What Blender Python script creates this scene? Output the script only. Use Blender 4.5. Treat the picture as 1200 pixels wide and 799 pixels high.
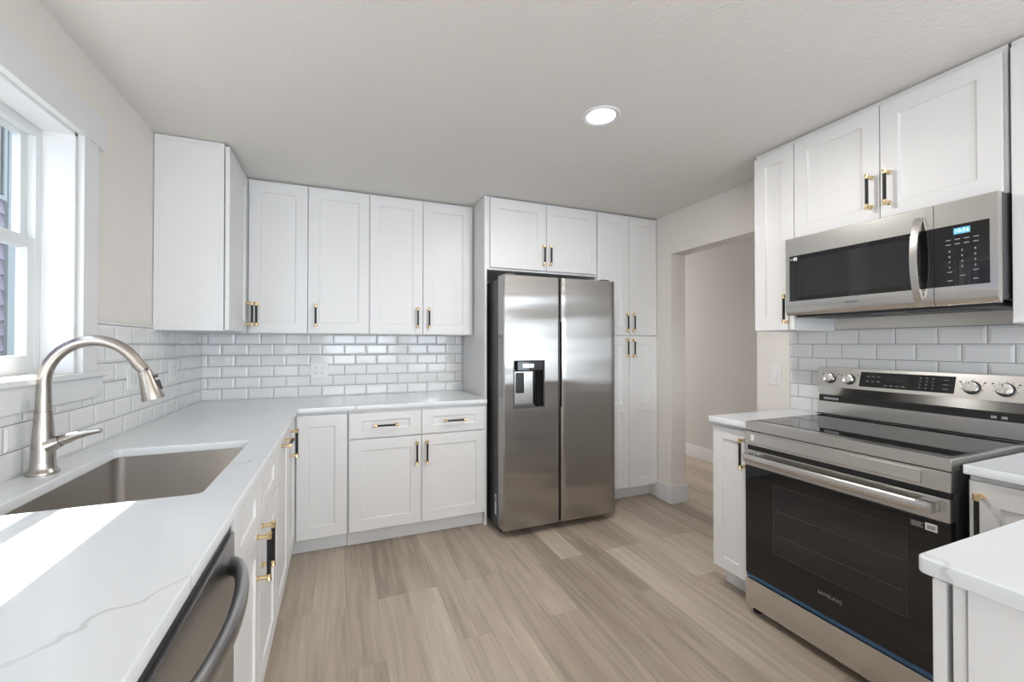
import bpy, bmesh, math, random
from mathutils import Vector, Matrix
random.seed(7)
for o in list(bpy.data.objects): bpy.data.objects.remove(o)
PI = math.pi
SC = bpy.context.scene
COL = SC.collection

# ------------------------------------------------------------ camera, world, light
cam_d = bpy.data.cameras.new('camera'); cam = bpy.data.objects.new('camera', cam_d); COL.objects.link(cam)
cam_d.sensor_width = 36; cam_d.lens = 495.9/1200*36; cam_d.clip_start = .02
cam.location = (.8781, -3.4864, 1.2989); cam.rotation_euler = (PI/2+.0086, 0, -.3877)
SC.camera = cam
SC.view_settings.view_transform = 'Standard'; SC.view_settings.look = 'None'
SC.view_settings.gamma = 1; SC.view_settings.use_curve_mapping = False
SC.view_settings.exposure = 0.19

w = bpy.data.worlds.new('sky'); SC.world = w; w.use_nodes = True
wb = w.node_tree.nodes['Background']
wb.inputs['Color'].default_value = (.72, .86, 1, 1); wb.inputs['Strength'].default_value = 4.5

def lamp(name, kind, loc, direction, power, color=(1, 1, 1), **kw):
    d = bpy.data.lights.new(name, kind); d.energy = power; d.color = color
    for k, v in kw.items(): setattr(d, k, v)
    o = bpy.data.objects.new(name, d); COL.objects.link(o); o.location = loc
    o.rotation_euler = Vector(direction).to_track_quat('-Z', 'Y').to_euler()
    return o
lamp('sun', 'SUN', (-3, 0, 6), (.492, -.45, -1), 25.0, (1, .97, .92), angle=math.radians(1.0))
# daylight through the glazed openings of the living area behind the camera, then two added fill lamps
lamp('daylight_patio', 'AREA', (4.2, -7.62, 1.15), (0, 1, 0), 40, (.95, .98, 1), shape='RECTANGLE', size=3.5, size_y=2.0)
lamp('daylight_side', 'AREA', (1.4, -7.62, 1.45), (0, 1, 0), 34, (.95, .98, 1), shape='RECTANGLE', size=1.7, size_y=1.2)
lamp('fill_dining', 'AREA', (-.16, -5.6, 1.5), (1, 0, 0), 36, (.95, .98, 1), shape='RECTANGLE', size=1.7, size_y=1.2)  # fill lamp added behind an invented window to brighten surfaces facing left
lamp('fill_hall', 'AREA', (4.1, 2.9, 1.5), (0, -1, 0), 44, (1, .99, .98), shape='RECTANGLE', size=.7, size_y=1.4)  # fill lamp added at the closed hall end to brighten the hall

# ------------------------------------------------------------ materials
MATS = {}
def mat(name, col, rough=.5, metal=0, **kw):
    m = bpy.data.materials.new(name); m.use_nodes = True
    b = m.node_tree.nodes['Principled BSDF']
    b.inputs['Base Color'].default_value = (*col, 1)
    b.inputs['Roughness'].default_value = rough; b.inputs['Metallic'].default_value = metal
    for k, v in kw.items(): b.inputs[k].default_value = v
    MATS[name] = m
    return m
def nd(m, t, **kw):
    n = m.node_tree.nodes.new(t)
    for k, v in kw.items():
        if k in n.inputs: n.inputs[k].default_value = v
        else: setattr(n, k, v)
    return n
def lk(m, a, ao, b, bi): m.node_tree.links.new(a.outputs[ao], b.inputs[bi])
def bsdf(m): return m.node_tree.nodes['Principled BSDF']
def bump(m, scale, strength, detail=2, stretch=None, dist=.002):
    tc = nd(m, 'ShaderNodeTexCoord'); mp = nd(m, 'ShaderNodeMapping'); n = nd(m, 'ShaderNodeTexNoise'); b = nd(m, 'ShaderNodeBump')
    n.inputs['Scale'].default_value = scale; n.inputs['Detail'].default_value = detail
    b.inputs['Strength'].default_value = strength; b.inputs['Distance'].default_value = dist
    if stretch: mp.inputs['Scale'].default_value = stretch
    lk(m, tc, 'Object', mp, 'Vector'); lk(m, mp, 'Vector', n, 'Vector'); lk(m, n, 'Fac', b, 'Height'); lk(m, b, 'Normal', bsdf(m), 'Normal')
    return n

mat('cabinet_white', (.79, .785, .785), .38)
mat('trim_white', (.76, .77, .78), .35)
mat('vinyl_white', (.70, .72, .73), .3)
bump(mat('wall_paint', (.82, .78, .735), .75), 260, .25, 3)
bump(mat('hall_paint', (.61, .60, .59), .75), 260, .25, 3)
bump(mat('ceiling_paint', (.77, .745, .715), .85), 70, .5, 5, dist=.004)
mat('tile_white', (.80, .80, .80), .10, **{'Specular IOR Level': .6})
mat('grout', (.26, .26, .26), .85)
mat('plate_white', (.82, .82, .82), .3)
mat('slot_dark', (.05, .05, .05), .5)
mat('black_plastic', (.018, .018, .02), .35)
mat('black_gap', (.01, .01, .01), .6)
mat('dark_grey', (.075, .077, .082), .45)
mat('case_grey', (.085, .088, .095), .42, .3)
mat('brass', (.86, .68, .40), .25, 1)
mat('black_metal', (.015, .015, .017), .4, .3)
mat('black_glass', (.010, .010, .011), .025, 0, **{'Specular IOR Level': .6})
mat('oven_window', (.020, .020, .023), .03, 0, **{'Specular IOR Level': .6})
mat('mark_grey', (.32, .32, .33), .5)
mat('mark_dim', (.11, .11, .12), .5)
mat('ring_dark', (.022, .022, .024), .12)
mat('outline_dark', (.07, .07, .075), .3)
mat('film_blue', (.06, .14, .26), .12, .4)
mat('knob_steel', (.80, .79, .77), .18, 1)
mat('rubber', (.02, .02, .02), .8)
mat('lavender_siding', (.125, .105, .15), .8)
mat('teal_trim', (.105, .125, .13), .7)
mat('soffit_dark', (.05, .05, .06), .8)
mat('outside_ground', (.25, .26, .24), .9)
def steel(name, col, rough, stretch, sc=60, st=.08, aniso=.5, low=.0):
    m = mat(name, col, rough, 1)
    bsdf(m).inputs['Anisotropic'].default_value = aniso
    tc = nd(m, 'ShaderNodeTexCoord'); mp = nd(m, 'ShaderNodeMapping'); mp.inputs['Scale'].default_value = stretch
    n = nd(m, 'ShaderNodeTexNoise'); n.inputs['Scale'].default_value = sc; n.inputs['Detail'].default_value = 4
    r = nd(m, 'ShaderNodeMapRange'); r.inputs['To Min'].default_value = rough-.015; r.inputs['To Max'].default_value = rough+.015
    lk(m, tc, 'Object', mp, 'Vector'); lk(m, mp, 'Vector', n, 'Vector'); lk(m, n, 'Fac', r, 'Value'); lk(m, r, 'Result', bsdf(m), 'Roughness')
    b = nd(m, 'ShaderNodeBump'); b.inputs['Strength'].default_value = st; b.inputs['Distance'].default_value = .0006
    lk(m, n, 'Fac', b, 'Height')
    if low:
        n2 = nd(m, 'ShaderNodeTexNoise'); n2.inputs['Scale'].default_value = 2.3; n2.inputs['Detail'].default_value = 0
        b2 = nd(m, 'ShaderNodeBump'); b2.inputs['Strength'].default_value = low; b2.inputs['Distance'].default_value = .05
        lk(m, tc, 'Object', n2, 'Vector'); lk(m, n2, 'Fac', b2, 'Height'); lk(m, b2, 'Normal', b, 'Normal')
    lk(m, b, 'Normal', bsdf(m), 'Normal')
    return m
FS = steel('fridge_steel', (.43, .415, .40), .23, (160, 160, 2), 6, .01, 1.0)
tg = nd(FS, 'ShaderNodeTangent'); tg.direction_type = 'UV_MAP'; lk(FS, tg, 0, bsdf(FS), 'Tangent')
_m = [x for x in FS.node_tree.nodes if x.type == 'BUMP'][0]          # slight waviness of the sheet metal
tc = nd(FS, 'ShaderNodeTexCoord'); mp = nd(FS, 'ShaderNodeMapping'); mp.inputs['Scale'].default_value = (.5, .5, 3.2)
n2 = nd(FS, 'ShaderNodeTexNoise'); n2.inputs['Scale'].default_value = 1.3; n2.inputs['Detail'].default_value = 1.2
b2 = nd(FS, 'ShaderNodeBump'); b2.inputs['Strength'].default_value = 1; b2.inputs['Distance'].default_value = .014
lk(FS, tc, 'Object', mp, 'Vector'); lk(FS, mp, 'Vector', n2, 'Vector'); lk(FS, n2, 'Fac', b2, 'Height'); lk(FS, b2, 'Normal', _m, 'Normal')
steel('steel', (.66, .645, .62), .22, (3, 160, 160), 12, .015, .0)
steel('steel_band', (.60, .585, .56), .23, (3, 160, 160), 12, .015, .0)
steel('sink_steel', (.56, .535, .51), .34, (2, 2, 2), 60, .05, .2)
mat('faucet_nickel', (.47, .435, .40), .27, 1)
steel('dishwasher_steel', (.42, .42, .425), .30, (60, 60, 60), 20, .01, .0)

m = mat('light_glow', (1, 1, 1), .5)
bsdf(m).inputs['Emission Color'].default_value = (1, .98, .95, 1); bsdf(m).inputs['Emission Strength'].default_value = 6
m = mat('display_blue', (.05, .2, .3), .4)
bsdf(m).inputs['Emission Color'].default_value = (.12, .42, .60, 1); bsdf(m).inputs['Emission Strength'].default_value = .7
m = mat('display_digit', (.6, .8, .9), .4)
bsdf(m).inputs['Emission Color'].default_value = (.6, .9, 1, 1); bsdf(m).inputs['Emission Strength'].default_value = 1.0

m = mat('window_glass', (1, 1, 1), 0)              # thin pane: transparent with a fresnel gloss
nt = m.node_tree; out = nt.nodes['Material Output']; tr = nd(m, 'ShaderNodeBsdfTransparent'); gl = nd(m, 'ShaderNodeBsdfGlossy'); gl.inputs['Roughness'].default_value = .0
fr = nd(m, 'ShaderNodeLayerWeight'); pw = nd(m, 'ShaderNodeMath', operation='POWER'); pw.inputs[1].default_value = 4; sc = nd(m, 'ShaderNodeMath', operation='MULTIPLY_ADD'); sc.inputs[1].default_value = .6; sc.inputs[2].default_value = .03; mx = nd(m, 'ShaderNodeMixShader')
lk(m, fr, 'Facing', pw, 0); lk(m, pw, 0, sc, 0); lk(m, sc, 0, mx, 0); lk(m, tr, 0, mx, 1); lk(m, gl, 0, mx, 2); lk(m, mx, 0, out, 'Surface')

m = mat('quartz', (.80, .815, .83), .13)           # white quartz with thin grey veins
tc = nd(m, 'ShaderNodeTexCoord')
def vein(rot, scale, dist, phase, lo, mlo, seed):
    mp = nd(m, 'ShaderNodeMapping'); mp.inputs['Rotation'].default_value = (0, 0, rot); mp.inputs['Location'].default_value = (phase, seed, 0)
    lk(m, tc, 'Object', mp, 'Vector')
    n = nd(m, 'ShaderNodeTexWave'); n.inputs['Scale'].default_value = scale; n.inputs['Distortion'].default_value = dist; n.inputs['Detail'].default_value = 5; n.inputs['Detail Scale'].default_value = 2.6; n.inputs['Detail Roughness'].default_value = .68
    lk(m, mp, 'Vector', n, 'Vector')
    c = nd(m, 'ShaderNodeMapRange'); c.inputs['From Min'].default_value = lo; c.inputs['From Max'].default_value = 1; lk(m, n, 'Fac', c, 'Value')
    n2 = nd(m, 'ShaderNodeTexNoise'); n2.inputs['Scale'].default_value = 3.5; n2.inputs['Detail'].default_value = 3; lk(m, mp, 'Vector', n2, 'Vector')
    d = nd(m, 'ShaderNodeMapRange'); d.inputs['From Min'].default_value = mlo; d.inputs['From Max'].default_value = mlo+.16; lk(m, n2, 'Fac', d, 'Value')
    e = nd(m, 'ShaderNodeMath', operation='MULTIPLY'); lk(m, c, 'Result', e, 0); lk(m, d, 'Result', e, 1)
    return e
v1 = vein(.785, .52, 1.9, -.2135, .9996, .33, 0); v2 = vein(.72, .9, 3.4, -.159, .9986, .46, 4)
s2 = nd(m, 'ShaderNodeMath', operation='MULTIPLY'); s2.inputs[1].default_value = .35; lk(m, v2, 0, s2, 0)
ad = nd(m, 'ShaderNodeMath', operation='MAXIMUM'); lk(m, v1, 0, ad, 0); lk(m, s2, 0, ad, 1)
mu = nd(m, 'ShaderNodeMath', operation='MULTIPLY'); mu.inputs[1].default_value = .36; lk(m, ad, 0, mu, 0)
mx = nd(m, 'ShaderNodeMix', data_type='RGBA'); mx.inputs[6].default_value = (.775, .80, .825, 1); mx.inputs[7].default_value = (.33, .32, .31, 1)
lk(m, mu, 0, mx, 0); lk(m, mx, 2, bsdf(m), 'Base Color')

m = mat('plank_floor', (.5, .42, .33), .42)         # wood-look planks running towards the back wall
tc = nd(m, 'ShaderNodeTexCoord'); sp = nd(m, 'ShaderNodeSeparateXYZ'); cb = nd(m, 'ShaderNodeCombineXYZ')
lk(m, tc, 'Object', sp, 0); lk(m, sp, 'Y', cb, 'X'); lk(m, sp, 'X', cb, 'Y')
br = nd(m, 'ShaderNodeTexBrick', offset=.37, offset_frequency=3)
for k, v in (('Scale', 1), ('Mortar Size', .0009), ('Mortar Smooth', .3), ('Brick Width', 1.22), ('Row Height', .152), ('Bias', 0)): br.inputs[k].default_value = v
br.inputs['Color1'].default_value = (0, 0, 0, 1); br.inputs['Color2'].default_value = (1, 1, 1, 1); br.inputs['Mortar'].default_value = (.5, .5, .5, 1)
lk(m, cb, 0, br, 'Vector')
ofs = nd(m, 'ShaderNodeVectorMath', operation='SCALE'); ofs.inputs['Scale'].default_value = 7; lk(m, br, 'Color', ofs, 0)
av = nd(m, 'ShaderNodeVectorMath', operation='ADD'); lk(m, tc, 'Object', av, 0); lk(m, ofs, 0, av, 1)
mp = nd(m, 'ShaderNodeMapping'); mp.inputs['Scale'].default_value = (24, 1.2, 1); lk(m, av, 0, mp, 'Vector')
g = nd(m, 'ShaderNodeTexNoise'); g.inputs['Scale'].default_value = 1.5; g.inputs['Detail'].default_value = 7; g.inputs['Roughness'].default_value = .55; g.inputs['Distortion'].default_value = .8
lk(m, mp, 'Vector', g, 'Vector')
mp2 = nd(m, 'ShaderNodeMapping'); mp2.inputs['Scale'].default_value = (6, .8, 1); lk(m, av, 0, mp2, 'Vector')
g2 = nd(m, 'ShaderNodeTexNoise'); g2.inputs['Scale'].default_value = 1.2; g2.inputs['Detail'].default_value = 3; lk(m, mp2, 'Vector', g2, 'Vector')
a1 = nd(m, 'ShaderNodeMath', operation='MULTIPLY'); a1.inputs[1].default_value = .42; lk(m, g, 'Fac', a1, 0)
a2 = nd(m, 'ShaderNodeMath', operation='MULTIPLY_ADD'); a2.inputs[1].default_value = .34; lk(m, g2, 'Fac', a2, 0); lk(m, a1, 0, a2, 2)
sb = nd(m, 'ShaderNodeSeparateColor'); lk(m, br, 'Color', sb, 0)
a3 = nd(m, 'ShaderNodeMath', operation='MULTIPLY_ADD'); a3.inputs[1].default_value = .20; lk(m, sb, 0, a3, 0); lk(m, a2, 0, a3, 2)
a4 = nd(m, 'ShaderNodeMath', operation='ADD'); a4.inputs[1].default_value = .065; lk(m, a3, 0, a4, 0)
cr = nd(m, 'ShaderNodeValToRGB'); lk(m, a4, 0, cr, 0)
e = cr.color_ramp.elements; e[0].position = .40; e[0].color = (.30, .245, .195, 1); e[1].position = .74; e[1].color = (.62, .545, .455, 1)
k = cr.color_ramp.elements.new(.56); k.color = (.465, .39, .315, 1)
mm = nd(m, 'ShaderNodeMix', data_type='RGBA'); mm.inputs[7].default_value = (.22, .17, .13, 1)
mf = nd(m, 'ShaderNodeMath', operation='MULTIPLY'); mf.inputs[1].default_value = .3; lk(m, br, 'Fac', mf, 0)
lk(m, mf, 0, mm, 0); lk(m, cr, 'Color', mm, 6); lk(m, mm, 2, bsdf(m), 'Base Color')
bp = nd(m, 'ShaderNodeBump'); bp.inputs['Strength'].default_value = .15; bp.inputs['Distance'].default_value = .001; lk(m, g, 'Fac', bp, 'Height'); lk(m, bp, 'Normal', bsdf(m), 'Normal')

# ------------------------------------------------------------ mesh building
class MB:
    def __init__(s): s.bv = False; s.v = []; s.f = []; s.m = []; s.mats = []
    def mi(s, name):
        if name not in s.mats: s.mats.append(name)
        return s.mats.index(name)
    def add(s, verts, faces, mt):
        n = len(s.v); k = s.mi(mt)
        s.v += [tuple(p) for p in verts]
        for f in faces: s.f.append([i+n for i in f]); s.m.append(k)
    def box(s, a, b, mt, bev=0, seg=2):
        x0, y0, z0 = [min(p, q) for p, q in zip(a, b)]; x1, y1, z1 = [max(p, q) for p, q in zip(a, b)]
        if not bev:
            s.add([(x0,y0,z0),(x1,y0,z0),(x1,y1,z0),(x0,y1,z0),(x0,y0,z1),(x1,y0,z1),(x1,y1,z1),(x0,y1,z1)],
                  [(0,3,2,1),(4,5,6,7),(0,1,5,4),(1,2,6,5),(2,3,7,6),(3,0,4,7)], mt); return
        bm = bmesh.new(); bmesh.ops.create_cube(bm, size=1)
        for v in bm.verts: v.co = Vector(((x0+x1)/2+v.co.x*(x1-x0), (y0+y1)/2+v.co.y*(y1-y0), (z0+z1)/2+v.co.z*(z1-z0)))
        bmesh.ops.bevel(bm, geom=bm.edges[:], offset=bev, segments=seg, affect='EDGES', profile=.5)
        s.bm(bm, mt)
    def bm(s, bm, mt):
        bm.verts.index_update(); s.bv = True
        s.add([v.co for v in bm.verts], [[v.index for v in f.verts] for f in bm.faces], mt); bm.free()
    def tube(s, pts, rad, mt, n=16, cap=True, sx=1, sy=1, up=None):
        P = [Vector(p) for p in pts]; R = rad if isinstance(rad, (list, tuple)) else [rad]*len(P)
        T = [(P[min(i+1, len(P)-1)]-P[max(i-1, 0)]).normalized() for i in range(len(P))]
        u = Vector(up) if up else (Vector((0, 0, 1)) if abs(T[0].z) < .9 else Vector((0, 1, 0)))
        vs = []
        for p, t, r in zip(P, T, R):
            u = (u-t*u.dot(t)).normalized(); q = t.cross(u)
            for j in range(n):
                a = 2*PI*j/n; vs.append(p+(u*math.cos(a)*sx+q*math.sin(a)*sy)*r)
        fs = []
        for i in range(len(P)-1):
            for j in range(n): fs.append((i*n+j, i*n+(j+1) % n, (i+1)*n+(j+1) % n, (i+1)*n+j))
        if cap: fs += [tuple(range(n))[::-1], tuple(range((len(P)-1)*n, len(P)*n))]
        s.add(vs, fs, mt)
    def lathe(s, prof, c, axis, mt, n=32):          # prof: (radius, height along axis)
        ax = Vector(axis).normalized(); u = ax.orthogonal().normalized(); q = ax.cross(u); c = Vector(c)
        vs = [c+ax*h+(u*math.cos(2*PI*j/n)+q*math.sin(2*PI*j/n))*r for r, h in prof for j in range(n)]
        fs = [(i*n+j, i*n+(j+1) % n, (i+1)*n+(j+1) % n, (i+1)*n+j) for i in range(len(prof)-1) for j in range(n)]
        fs += [tuple(range(n))[::-1], tuple(range((len(prof)-1)*n, len(prof)*n))]
        s.add(vs, fs, mt)
    def prism(s, poly, d0, d1, mt, axis='z', bev=0):  # poly in the plane across axis
        def P(a, b, d): return {'z': (a, b, d), 'y': (a, d, b), 'x': (d, a, b)}[axis]
        n = len(poly)
        if bev:
            bm = bmesh.new(); lo = [bm.verts.new(P(*p, d0)) for p in poly]; hi = [bm.verts.new(P(*p, d1)) for p in poly]
            bm.faces.new(lo[::-1]); bm.faces.new(hi)
            for i in range(n): bm.faces.new((lo[i], lo[(i+1) % n], hi[(i+1) % n], hi[i]))
            bmesh.ops.recalc_face_normals(bm, faces=bm.faces[:])
            bmesh.ops.bevel(bm, geom=bm.edges[:], offset=bev, segments=2, affect='EDGES', profile=.5)
            s.bm(bm, mt); return
        s.add([P(*p, d0) for p in poly]+[P(*p, d1) for p in poly],
              [tuple(range(n))[::-1], tuple(range(n, 2*n))]+[(i, (i+1) % n, n+(i+1) % n, n+i) for i in range(n)], mt)
    def build(s, name, parent=None, loc=(0, 0, 0), rz=0, angle=35):
        me = bpy.data.meshes.new(name); me.from_pydata(s.v, [], s.f)
        for k in s.mats: me.materials.append(MATS[k])
        me.polygons.foreach_set('material_index', s.m)
        bm = bmesh.new(); bm.from_mesh(me); bmesh.ops.recalc_face_normals(bm, faces=bm.faces[:]); bm.to_mesh(me); bm.free()
        me.polygons.foreach_set('use_smooth', [True]*len(me.polygons)); me.set_sharp_from_angle(angle=math.radians(angle))
        if 'fridge_steel' in s.mats:
            uv = me.uv_layers.new(name='UVMap')
            for lp in me.loops: c_ = me.vertices[lp.vertex_index].co; uv.data[lp.index].uv = (c_.x+c_.y, c_.z)
        me.update()
        o = bpy.data.objects.new(name, me); COL.objects.link(o); o.location = loc; o.rotation_euler = (0, 0, rz); o.parent = parent
        if s.bv:
            wn = o.modifiers.new('weighted_normal', 'WEIGHTED_NORMAL'); wn.keep_sharp = True; wn.weight = 90
        return o
def tag(o, label=None, cat=None, group=None, kind=None):
    for k, v in (('label', label), ('category', cat), ('group', group), ('kind', kind)):
        if v: o[k] = v
    return o
def empty(name, loc=(0, 0, 0), rz=0, **kw):
    o = bpy.data.objects.new(name, None); COL.objects.link(o); o.location = loc; o.rotation_euler = (0, 0, rz); o.empty_display_size = .1
    return tag(o, **kw)
def struct(name, m, parent=None): return tag(m.build(name, parent), kind='structure')
def text(name, body, size, loc, rot, mt, parent, align='CENTER', ext=.0003):
    c = bpy.data.curves.new(name, 'FONT'); c.body = body; c.size = size; c.extrude = ext; c.align_x = align; c.align_y = 'CENTER'
    t = bpy.data.objects.new(name, c); COL.objects.link(t)
    me = bpy.data.meshes.new_from_object(t.evaluated_get(bpy.context.evaluated_depsgraph_get())); bpy.data.objects.remove(t)
    me.materials.clear(); me.materials.append(MATS[mt])
    o = bpy.data.objects.new(name, me); COL.objects.link(o); o.location = loc; o.rotation_euler = rot; o.parent = parent
    return o

# ------------------------------------------------------------ the room
CZ = 2.38; XR = 3.40; XW = 3.55; XH = 4.68; YF = -7.5; XE = 7.6
m = MB(); m.box((-.14, YF-.1, -.1), (XE+.1, 3.1, 0), 'plank_floor'); struct('floor', m)
m = MB(); m.box((-.14, YF-.1, CZ), (XE+.1, 3.1, CZ+.12), 'ceiling_paint'); struct('ceiling', m)
WY0, WY1, WZ0, WZ1 = -2.76, -1.49, 1.20, 2.058
m = MB()
m.box((-.14, -4.75, 0), (0, WY0, CZ), 'wall_paint'); m.box((-.14, YF-.1, 0), (0, -6.45, CZ), 'wall_paint'); m.box((-.14, -6.45, 0), (0, -4.75, .9), 'wall_paint'); m.box((-.14, -6.45, 2.1), (0, -4.75, CZ), 'wall_paint'); m.box((-.14, WY1, 0), (0, 0, CZ), 'wall_paint')
m.box((-.14, WY0, 0), (0, WY1, WZ0), 'wall_paint'); m.box((-.14, WY0, WZ1), (0, WY1, CZ), 'wall_paint'); struct('wall_left', m)
m = MB(); m.box((-.14, 0, 0), (XR, .14, CZ), 'wall_paint'); struct('wall_back', m)
OY0, OY1, OZ = -1.535, -.765, 2.043
m = MB()
m.box((XR, OY1, 0), (XW, 3.0, CZ), 'wall_paint'); m.box((XR, OY0, OZ), (XW, OY1, CZ), 'wall_paint'); m.box((XR, -3.72, 0), (XW, OY0, CZ), 'wall_paint')
struct('wall_right', m)
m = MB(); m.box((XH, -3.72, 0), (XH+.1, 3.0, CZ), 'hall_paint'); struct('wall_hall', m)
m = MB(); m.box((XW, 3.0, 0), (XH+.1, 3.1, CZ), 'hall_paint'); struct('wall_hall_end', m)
m = MB(); m.box((XW, -3.72, 0), (XE, -3.60, CZ), 'wall_paint'); struct('wall_living_back', m)
m = MB(); m.box((XE, YF-.1, 0), (XE+.1, -3.60, CZ), 'wall_paint'); struct('wall_living_right', m)
m = MB()                                            # front wall with a patio door and a window
for a, b in (((-.14, 0), (.55, CZ)), ((2.25, 0), (2.45, CZ)), ((5.95, 0), (XE, CZ))): m.box((a[0], YF-.1, a[1]), (b[0], YF, b[1]), 'wall_paint')
m.box((.55, YF-.1, 0), (2.25, YF, .85), 'wall_paint'); m.box((.55, YF-.1, 2.05), (2.25, YF, CZ), 'wall_paint'); m.box((2.45, YF-.1, 2.15), (5.95, YF, CZ), 'wall_paint')
m.box((2.45, YF-.1, 0), (5.95, YF, .15), 'trim_white'); struct('wall_front', m)
m = MB()
for x in (2.48, 4.2, 5.92): m.box((x-.04, YF-.06, .15), (x+.04, YF+.01, 2.15), 'trim_white')
m.box((2.45, YF-.06, 2.07), (5.95, YF+.01, 2.15), 'trim_white'); struct('window_2', m)
m = MB()
for x in (.58, 1.4, 2.22): m.box((x-.04, YF-.06, .85), (x+.04, YF+.01, 2.05), 'trim_white')
m.box((.55, YF-.06, 1.41), (2.25, YF+.01, 1.47), 'trim_white'); struct('window_3', m)
m = MB()
for y in (-6.42, -5.6, -4.78): m.box((-.08, y-.03, .9), (-.02, y+.03, 2.1), 'trim_white')
m.box((-.08, -6.45, 1.47), (-.02, -4.75, 1.53), 'trim_white'); struct('added_window_4', m)  # unseen window, added as the opening for the dining fill lamp
# baseboards
def bb(name, x0, y0, x1, y1): m = MB(); m.box((x0, y0, 0), (x1, y1, .14), 'trim_white', .003); struct(name, m)
bb('baseboard_hall', XH-.015, -3.6, XH, 3.0)
m = MB(); m.prism([(XR-.015, -.60), (XR-.015, OY1-.015), (XW+.015, OY1-.015), (XW+.015, 2.9), (XW, 2.9), (XW, OY1), (XR, OY1), (XR, -.60)], 0, .14, 'trim_white', bev=.003); struct('baseboard_jamb', m)

# ------------------------------------------------------------ kitchen window
W = tag(empty('window_1', (0, -2.1, 1.2)), kind='structure')
def wp(name, m, par=None, **kw):
    o = m.build(name, par or W)
    if par is None: o.matrix_parent_inverse = Matrix.Translation((0, 2.1, -1.2))
    for k, v in kw.items(): o[k] = v
    return o
m = MB(); m.box((0, WY1+.008, 1.197), (.02, WY1+.108, WZ1), 'trim_white', .0015); m.box((0, WY0-.108, 1.197), (.02, WY0-.008, WZ1), 'trim_white', .0015); wp('casing', m)
m = MB(); m.box((0, WY0-.15, WZ1), (.026, WY1+.15, WZ1+.118), 'trim_white', .002); wp('head_casing', m)
m = MB(); m.box((-.13, WY0-.02, 1.178), (.0, WY1, 1.197), 'trim_white', .001); m.box((0, WY0-.15, 1.178), (.035, WY1+.15, 1.197), 'trim_white', .003); wp('stool', m)
m = MB(); m.box((0, WY0-.15, 1.10), (.02, WY1+.15, 1.178), 'trim_white', .002); wp('apron', m)
m = MB()                                            # jamb liner: white boards lining the reveal
m.box((-.13, WY1-.012, 1.197), (.003, WY1, WZ1), 'trim_white'); m.box((-.13, WY0, 1.197), (.003, WY0+.012, WZ1), 'trim_white')
m.box((-.13, WY0, WZ1-.012), (.003, WY1, WZ1), 'trim_white'); wp('jamb_liner', m)
def rectframe(m, x0, x1, y0, y1, z0, z1, t, mt, tb=None):
    tb = tb or t
    m.box((x0, y0, z0), (x1, y0+t, z1), mt, .002); m.box((x0, y1-t, z0), (x1, y1, z1), mt, .002)
    m.box((x0, y0+t, z0), (x1, y1-t, z0+tb), mt, .002); m.box((x0, y0+t, z1-t), (x1, y1-t, z1), mt, .002)
a, b = WY0+.012, WY1-.012
m = MB(); rectframe(m, -.135, -.085, a, b, 1.197, WZ1-.012, .032, 'vinyl_white'); wp('window_frame', m)
m = MB(); rectframe(m, -.128, -.106, a+.03, b-.03, 1.625, WZ1-.022, .036, 'vinyl_white'); us = wp('upper_sash', m)
m = MB(); m.box((-.119, a+.066, 1.66), (-.115, b-.066, WZ1-.057), 'window_glass'); wp('pane', m, us)
m = MB(); rectframe(m, -.108, -.086, a+.03, b-.03, 1.225, 1.662, .038, 'vinyl_white'); ls = wp('lower_sash', m)
m = MB(); m.box((-.099, a+.068, 1.263), (-.095, b-.068, 1.624), 'window_glass'); wp('pane', m, ls)
# neighbour's house outside
N = empty('neighbour_house', (-2.6, 2, -.3), label='lavender-sided house seen through the window above the sink', cat='house')
m = MB()
for i in range(26):                                 # lapped siding
    z = -.3+i*.17; m.add([(-2.6, -6, z), (-2.6, 7.0, z), (-2.625, 7.0, z+.17), (-2.625, -6, z+.17), (-2.625, -6, z), (-2.625, 7.0, z)], [(0, 1, 2, 3), (0, 4, 5, 1)], 'lavender_siding')
m.box((-6, -6, -.3), (-2.63, 7.0, 4.2), 'lavender_siding')
wl = m.build('siding_wall', N); wl.matrix_parent_inverse = Matrix.Translation((2.6, -2, .3))
m = MB(); m.box((-2.66, 3.06, -.3), (-2.575, 3.24, 4.2), 'teal_trim'); c = m.build('downspout', N); c.matrix_parent_inverse = Matrix.Translation((2.6, -2, .3))
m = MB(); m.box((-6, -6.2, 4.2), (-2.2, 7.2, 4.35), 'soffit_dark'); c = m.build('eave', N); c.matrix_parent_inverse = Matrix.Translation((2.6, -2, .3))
m = MB(); m.box((-2.62, 2.1, 2.95), (-2.585, 2.98, 3.95), 'black_glass'); rectframe(m, -2.6, -2.57, 2.05, 3.03, 2.9, 4.0, .05, 'teal_trim'); c = m.build('house_window', N); c.matrix_parent_inverse = Matrix.Translation((2.6, -2, .3))
m = MB(); m.box((-8, -9, -.5), (-.14, 9, -.3), 'outside_ground'); tag(m.build('outside_ground'), kind='structure')

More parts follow.
